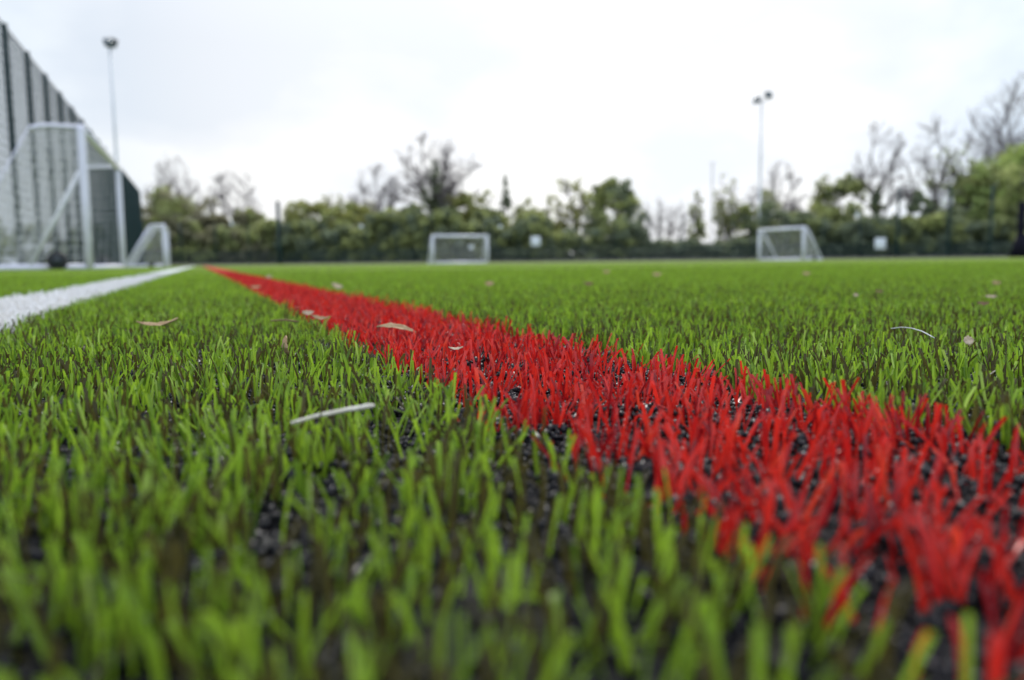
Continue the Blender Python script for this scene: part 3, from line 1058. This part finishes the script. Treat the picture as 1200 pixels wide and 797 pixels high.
def bush(px, top, wpx, Y, label, cols, seed=1, dens=1.0, size=.20, low=.0, name='leafy_tree', cat='tree', taper=.55, lumps=46, gap=.16):
    H_ = hgt(px, top, Y); Wm = wpx / FPX * Y * 1.18
    rnd = random.Random(seed)
    root = tree_root(name, px, Y, label, cat)
    ce = []; ra = []
    W2 = Wm * .5
    for i in range(int(lumps * 1.5)):
        t = low + (1 - low) * rnd.random() ** .9 * .95
        prof = math.sqrt(max(.02, 1 - (max(0, t - .38) / .64) ** 2)) * (1 + .16 * math.sin(t * 11 + seed))
        r_ = rnd.uniform(.10, .20) * min(Wm, H_ * .9) * (1 - .35 * t)
        a = rnd.uniform(0, 2 * math.pi); q = rnd.random() ** .5 * max(.1, W2 * 1.12 * prof - r_ * .6)
        ce.append((math.cos(a) * q, math.sin(a) * q, t * H_ - r_ * .3)); ra.append(r_)
    for i in range(int(lumps * .45)):      # leading shoots poke out of the top
        a = rnd.uniform(0, 2 * math.pi); q = rnd.random() * .44 * Wm
        ce.append((math.cos(a) * q, math.sin(a) * q, H_ * math.sqrt(max(.05, 1 - (q / (Wm * .56)) ** 2)) * rnd.uniform(.82, 1.0))); ra.append(rnd.uniform(.04, .09) * Wm)
    V, F, C = leaf_cloud(ce, ra, int(52 * dens), size, cols, .85)
    np_mesh('crown', V, F, M['leaf'], root, colors=C)
    segs, tips = grow(H_ * .92, .34, .3, 3, rnd, r0=H_ * .016)
    P0 = np.array([s[0] for s in segs]); P1 = np.array([s[1] for s in segs])
    kk = min(1, .42 * Wm / max(np.abs(P1[:, :2]).max(), .1))
    P0[:, :2] *= kk; P1[:, :2] *= kk
    mb = MB(); mb.segs(P0, P1, [s[2] for s in segs], [s[3] for s in segs], 5); mb.build('trunk', M['bark'], root)
    return root


def feathery(px, top, wpx, Y, label, cols, seed=1, dens=1.0, name='young_tree', size=.12, low=.2):
    """young tree in thin first leaf: twigs show between small leaf sprays"""
    H_ = hgt(px, top, Y); Wm = wpx / FPX * Y * 1.1
    rnd = random.Random(seed)
    segs = crown_tree(H_, Wm, .22, rnd, r0=max(.05, H_ * .011), nl=10, nbr=6, ntw=3)
    P0 = np.array([q[0] for q in segs]); P1 = np.array([q[1] for q in segs])
    root = tree_root(name, px, Y, label, 'tree')
    root.rotation_euler = (0, 0, 0)
    mb = MB(); mb.segs(P0, P1, [q[2] for q in segs], [q[3] for q in segs], 4); mb.build('trunk', M['twig'], root)
    pick = [i for i, q in enumerate(segs) if q[3] < .024 and P1[i, 2] > low * H_ and rnd.random() < .8 * dens]
    V, F, C = leaf_cloud(P1[pick], [rnd.uniform(.10, .30) for _ in pick], 5, size, cols)
    np_mesh('crown', V, F, M['leaf'], root, colors=C)
    return root


def conifer(px, top, wpx, Y, label, seed=1):
    H_ = hgt(px, top, Y); Wm = wpx / FPX * Y
    rnd = random.Random(seed)
    root = tree_root('conifer_tree', px, Y, label, 'tree')
    ce = []; ra = []
    for i in range(110):
        t = rnd.random() ** .9
        a = rnd.uniform(0, 6.28); q = rnd.uniform(.3, 1) * Wm / 2 * (1 - t) ** .8
        ce.append((math.cos(a) * q, math.sin(a) * q, H_ * (.08 + .92 * t) - q * .25)); ra.append(.16 + .22 * (1 - t))
    V, F, C = leaf_cloud(ce, ra, 30, .13, DARKG, .6)
    np_mesh('crown', V, F, M['leaf'], root, colors=C)
    mb = MB(); mb.tube([(0, 0, -.1), (0, 0, H_ * .5), (0, 0, H_ * .98)], [.16, .1, .02], 7); mb.build('trunk', M['bark'], root)
    return root


def hedge(p0, p1, h0, h1, thick, label, cols, n=90, per=52, name='hedge', size=.21):
    p0 = np.array(p0); p1 = np.array(p1); L = np.linalg.norm(p1 - p0); d = (p1 - p0) / L; nn = np.array([-d[1], d[0]])
    c = (p0 + p1) / 2
    root = empty(name, (c[0], c[1], -.03))
    tag(root, label, 'hedge', 'hedges beyond the fences')
    ce = []; ra = []
    n = int(n * 1.7)
    ph = rng.uniform(0, 6, 3)
    for i in range(n):
        s_ = rng.random()
        hh = h0 + (h1 - h0) * s_
        hh *= 1 + .16 * math.sin(s_ * L * .55 + ph[0]) + .10 * math.sin(s_ * L * 1.7 + ph[1])
        z = hh * rng.random() * .92
        p = (s_ - .5) * L * d + nn * rng.normal(0, thick * .25)
        ce.append((p[0], p[1], z)); ra.append(rng.uniform(.35, .7))
    V, F, C = leaf_cloud(ce, ra, per, size, cols, .8)
    np_mesh('foliage', V, F, M['leaf'], root, colors=C)


# hedgerow behind the far fence
hedge(at(172, 66), at(330, 71), 4.2, 3.3, 2, 'dark overgrown hedge behind the far fence at the left corner', OLIV + MIDG, 200)
hedge(at(325, 71), at(480, 68), 3.8, 4.0, 2, 'dark green hedge behind the far fence left of the middle goal', DARKG + MIDG, 220)
hedge(at(480, 68), at(640, 65), 4.2, 3.7, 2, 'dark green hedge behind the far fence at the middle goal', DARKG + MIDG, 220)
hedge(at(635, 65), at(755, 64), 3.3, 2.5, 2, 'low green hedge behind the far fence right of the sign', DARKG + MIDG, 90)
hedge(at(750, 64), at(900, 62), 1.45, 1.5, 1.6, 'low dark hedge below the bare saplings', DARKG, 130)
hedge(at(895, 63), at(1050, 61), 3.9, 3.2, 2, 'dark green hedge behind the right goal', DARKG + MIDG[:1], 130)
hedge(at(1045, 61), at(1290, 58), 2.8, 4.4, 2, 'green hedge behind the far fence at the right border', DARKG + MIDG, 170)
hedge((-52, 46), (-31, 74), 3.6, 3.8, 3, 'grey green hedge seen through the left fence', OLIV + MIDG, 190)

# trees, left to right
bush(203, 221, 84, 70, 'broad olive-green bushy tree at the left corner of the far fence', MIDG + OLIV, 1, 1.1)
bare(208, 187, 70, 82, 'bare rounded tree rising behind the broad olive bush at far left', 5, seed=4)
bare(277, 203, 82, 84, 'bare spreading tree with pinkish twigs above the left hedge', 5, seed=9)
bush(256, 250, 50, 73, 'grey-olive bush right of the broad olive tree', OLIV, 2, .9)
bush(295, 243, 46, 74, 'dome-shaped olive bush under the pinkish bare tree', OLIV + MIDG, 3)
bush(326, 264, 36, 74, 'low yellow-green bush just left of the lone green fence post', YELG[:1] + OLIV, 4, .8)
bush(368, 236, 66, 74, 'rounded yellow-green bush just right of the lone fence post', YELG[:2] + MIDG, 5, 1.0)
bush(412, 238, 62, 73, 'yellow-green bush under the left twigs of the leaning bare tree', YELG[:2] + MIDG, 6, 1.0)
bush(446, 252, 46, 73, 'dark green bush below the leaning bare tree', MIDG, 7, 1.0)
bare(462, 194, 78, 80, 'leaning bare tree left of the ivy-clad tree', 5, lean=(-.25, 0), seed=15)
bare(513, 163, 128, 72, 'tall bare tree with a thick ivy-covered trunk behind the middle goal', 5, trunk=.5, nl=13, nbr=13, seed=23, ivy=(.84, 1.05, 14, DARKG), thick=.22)
bush(488, 240, 50, 70, 'dark green bush left of the ivy-covered trunk', DARKG + MIDG, 8, 1.0)
bush(541, 222, 40, 70, 'upright yellow-green bush right of the ivy-covered trunk', YELG[:2] + MIDG[2:], 9, .9)
bush(573, 246, 56, 69, 'dark bush between the yellow-green bush and the conifer', DARKG + MIDG, 10)
feathery(346, 240, 38, 72, 'airy yellow-green young tree just right of the lone corner post', YELG, 71, 1.3)
feathery(392, 230, 46, 75, 'airy yellow-green young tree rising between two rounded bushes left of the middle goal', YELG, 72, 1.3)
feathery(432, 238, 44, 74, 'airy olive young tree below the leaning bare tree', OLIV + YELG[:1], 73, 1.3)
feathery(566, 226, 44, 71, 'airy green young tree between the ivy tree and the conifer', MIDG + YELG, 74, 1.3)
feathery(616, 234, 44, 72, 'airy green young tree just right of the conifer', MIDG + YELG, 75, 1.3)
feathery(240, 232, 60, 74, 'airy olive young tree between the two far-left bare trees', OLIV, 76, 1.3)
bush(1150, 208, 70, 63, 'mid-green tree in front of the airy light green tree at right', MIDG + BRIG[:1], 77, 1.1)
conifer(594, 208, 34, 76, 'narrow dark pointed conifer above the hedge right of the middle goal', 11)
bush(622, 246, 54, 70, 'mid-green bush right of the conifer', MIDG + YELG[:1], 12, .9)
feathery(648, 232, 40, 72, 'airy pale green young tree left of the taller airy tree', YELG, 13, .9)
feathery(672, 211, 46, 72, 'taller airy pale green tree left of the dense dark tree', YELG, 14, 1.1)
bush(720, 207, 64, 68, 'dense dark green tree with ragged top right of the middle of the picture', DARKG + MIDG, 15, 1.0, lumps=52)
for i, (px, top, lb) in enumerate(((757, 238, 'thin bare sapling just right of the dense dark tree'), (772, 232, 'second thin bare sapling right of the dense dark tree'),
                                   (786, 240, 'third thin bare sapling right of the dense dark tree'), (798, 236, 'thin bare sapling left of the narrow leafy sapling'))):
    bare(px, top, 20, 70, lb, 4, trunk=.5, seed=31 + i, spread=.22, thick=.07)
feathery(816, 226, 18, 70, 'narrow leafy sapling left of the faint distant mast', MIDG[1:], 36, .55)
feathery(851, 212, 32, 68, 'leafy sapling with bright top left of the right mast', YELG[:2] + MIDG, 37, 1.0)
bush(876, 240, 42, 67, 'dark green bush left of the right mast', DARKG + MIDG, 38, .7, lumps=36)
feathery(899, 226, 40, 67, 'mid-green ragged tree behind the right mast', MIDG, 39, 1.3)
bare(912, 194, 84, 82, 'pale bare tree behind the right mast', 5, seed=41)
bush(936, 250, 44, 67, 'dark bush right of the right mast', DARKG + MIDG, 42, .8)
feathery(962, 209, 30, 67, 'slim yellow-green tree beside the dense green tree above the right goal', YELG[:2] + MIDG, 43, 1.4)
bush(990, 208, 66, 66, 'dense green tree between the slim tree and the bare forked tree', MIDG + DARKG[2:], 44, 1.1)
bare(1026, 146, 78, 64, 'tall bare forked tree with ivy on its lower trunk above the right sign', 5, trunk=.44, nl=7, nbr=9, seed=77, ivy=(.56, .50, 10, DARKG), thick=.17)
bare(1072, 140, 100, 66, 'pale bare tree leaning right behind the forked tree', 5, trunk=.40, nl=8, nbr=9, lean=(.25, 0), seed=83)
bush(1076, 222, 32, 62, 'dark ivy-green shrub right of the forked tree', DARKG, 58, .8, lumps=34)
feathery(1122, 176, 70, 66, 'airy light green tree left of the big green tree at right', BRIG[:2] + MIDG, 59, 1.4)
bush(1120, 246, 50, 62, 'mid-green bush below the airy light green tree', MIDG + DARKG, 60, .9)
bush(1192, 178, 138, 64, 'big dense bright green tree at the right border', BRIG + MIDG, 61, 1.3, lumps=80)
bare(1185, 96, 120, 76, 'large grey bare tree towering over the green tree at the right border', 6, trunk=.36, seed=66)
bush(1290, 190, 110, 66, 'broad green tree just beyond the right border', BRIG + MIDG, 62, 1.0, lumps=60)

# ------------------------------------------------------------------ camera
cam_d = bpy.data.cameras.new('camera')
cam = bpy.data.objects.new('camera', cam_d)
col.objects.link(cam)
cam_d.sensor_width = 23.5
cam_d.lens = 18.0
cam_d.clip_start = .005
cam_d.clip_end = 5000
cam.location = (0, 0, HC)
pitch = R(5.69); roll = R(.57)
Mx = Matrix.Rotation(R(90) - pitch, 4, 'X') @ Matrix.Rotation(-roll, 4, 'Z')
cam.matrix_world = Matrix.Translation((0, 0, HC)) @ Mx
cam_d.dof.use_dof = True
cam_d.dof.focus_distance = .31
cam_d.dof.aperture_fstop = 6.0
cam_d.dof.aperture_blades = 7
scn.camera = cam

# ------------------------------------------------------------------ light: bright overcast, sun veiled ahead
EL, AZ = R(42), R(6)
sun_d = bpy.data.lights.new('sun', 'SUN')
sun_d.energy = 1.8
sun_d.angle = R(14)
sun_d.color = (1, .96, .9)
sun = bpy.data.objects.new('sun', sun_d)
col.objects.link(sun)
to_sun = Vector((math.sin(AZ) * math.cos(EL), math.cos(AZ) * math.cos(EL), math.sin(EL)))
sun.rotation_euler = to_sun.to_track_quat('Z', 'Y').to_euler()
sun.location = (0, 0, 30)

w = bpy.data.worlds.new('World')
scn.world = w
w.use_nodes = True
nt = w.node_tree
bg = nt.nodes['Background']
sky = nt.nodes.new('ShaderNodeTexSky')
sky.sky_type = 'NISHITA'
sky.sun_disc = False
sky.sun_elevation = EL
sky.sun_rotation = AZ
tc = nt.nodes.new('ShaderNodeTexCoord')
sep = nt.nodes.new('ShaderNodeSeparateXYZ')
nt.links.new(tc.outputs['Generated'], sep.inputs[0])
# cloud deck: direction divided by (elevation + k) so that the clouds flatten to the horizon
ad = nt.nodes.new('ShaderNodeMath'); ad.operation = 'ADD'; ad.inputs[1].default_value = .55
ab = nt.nodes.new('ShaderNodeMath'); ab.operation = 'ABSOLUTE'
nt.links.new(sep.outputs['Z'], ab.inputs[0]); nt.links.new(ab.outputs[0], ad.inputs[0])
dv = nt.nodes.new('ShaderNodeVectorMath'); dv.operation = 'DIVIDE'
cb = nt.nodes.new('ShaderNodeCombineXYZ')
for i in range(3): nt.links.new(ad.outputs[0], cb.inputs[i])
nt.links.new(tc.outputs['Generated'], dv.inputs[0]); nt.links.new(cb.outputs[0], dv.inputs[1])
n1 = noise(nt, 2.6, 5, .5, dv.outputs[0])
n1.inputs['Distortion'].default_value = .25
mp = nt.nodes.new('ShaderNodeMapping'); mp.inputs['Location'].default_value = (3.1, 1.7, .4)
nt.links.new(dv.outputs[0], mp.inputs['Vector'])
cr = ramp(nt, n1.outputs['Fac'], [(.38, (9.0, 9.4, 10.0)), (.48, (9.8, 10.0, 10.4)), (.57, (11.0, 11.0, 11.0))])
nt.links.new(mp.outputs[0], n1.inputs['Vector'])
# brighter overhead and around the veiled sun
el = nt.nodes.new('ShaderNodeMapRange'); el.inputs['From Min'].default_value = .25; el.inputs['From Max'].default_value = 1
el.inputs['To Min'].default_value = 1.0; el.inputs['To Max'].default_value = 1.6
nt.links.new(sep.outputs['Z'], el.inputs['Value'])
sc_ = nt.nodes.new('ShaderNodeVectorMath'); sc_.operation = 'SCALE'
nt.links.new(cr.outputs['Color'], sc_.inputs[0]); nt.links.new(el.outputs['Result'], sc_.inputs['Scale'])
dt = nt.nodes.new('ShaderNodeVectorMath'); dt.operation = 'DOT_PRODUCT'
sd2 = Vector((math.sin(AZ) * math.cos(R(17)), math.cos(AZ) * math.cos(R(17)), math.sin(R(17))))
dt.inputs[1].default_value = sd2
nt.links.new(tc.outputs['Generated'], dt.inputs[0])
gl = nt.nodes.new('ShaderNodeMapRange'); gl.interpolation_type = 'SMOOTHSTEP'
gl.inputs['From Min'].default_value = .80; gl.inputs['From Max'].default_value = 1.0
gl.inputs['To Min'].default_value = .92; gl.inputs['To Max'].default_value = 1.07
nt.links.new(dt.outputs['Value'], gl.inputs['Value'])
sc2 = nt.nodes.new('ShaderNodeVectorMath'); sc2.operation = 'SCALE'
nt.links.new(sc_.outputs[0], sc2.inputs[0]); nt.links.new(gl.outputs['Result'], sc2.inputs['Scale'])
# unseen sky behind the camera, boosted and blued to light goal and tree fronts
bk = nt.nodes.new('ShaderNodeMapRange'); bk.interpolation_type = 'SMOOTHSTEP'
bk.inputs['From Min'].default_value = .35; bk.inputs['From Max'].default_value = -.45
nt.links.new(sep.outputs['Y'], bk.inputs['Value'])
bm = nt.nodes.new('ShaderNodeMix'); bm.data_type = 'RGBA'; bm.blend_type = 'MULTIPLY'
nt.links.new(bk.outputs['Result'], bm.inputs[0]); # clearer, bluer sky out to both sides
ax = nt.nodes.new('ShaderNodeMath'); ax.operation = 'ABSOLUTE'; nt.links.new(sep.outputs['X'], ax.inputs[0])
sx_ = nt.nodes.new('ShaderNodeMapRange'); sx_.interpolation_type = 'SMOOTHSTEP'
sx_.inputs['From Min'].default_value = .30; sx_.inputs['From Max'].default_value = .60
nt.links.new(ax.outputs[0], sx_.inputs['Value'])
bs = nt.nodes.new('ShaderNodeMix'); bs.data_type = 'RGBA'; bs.blend_type = 'MULTIPLY'
nt.links.new(sx_.outputs['Result'], bs.inputs[0]); nt.links.new(sc2.outputs[0], bs.inputs[6]); bs.inputs[7].default_value = (.83, .93, 1.03, 1)
nt.links.new(bs.outputs[2], bm.inputs[6]); bm.inputs[7].default_value = (1.22, 1.28, 1.42, 1)
mxs = nt.nodes.new('ShaderNodeMix'); mxs.data_type = 'RGBA'
mxs.inputs[0].default_value = .93
nt.links.new(sky.outputs['Color'], mxs.inputs[6]); nt.links.new(bm.outputs[2], mxs.inputs[7])
nt.links.new(mxs.outputs[2], bg.inputs['Color'])
bg.inputs['Strength'].default_value = .1

# ------------------------------------------------------------------ render settings
scn.render.engine = 'CYCLES'
scn.view_settings.view_transform = 'Standard'
scn.view_settings.look = 'None'
scn.view_settings.exposure = 0
scn.view_settings.gamma = 1
scn.cycles.use_denoising = True
scn.cycles.max_bounces = 10
scn.cycles.diffuse_bounces = 7
scn.cycles.transmission_bounces = 8
scn.cycles.transparent_max_bounces = 8
scn.render.film_transparent = False
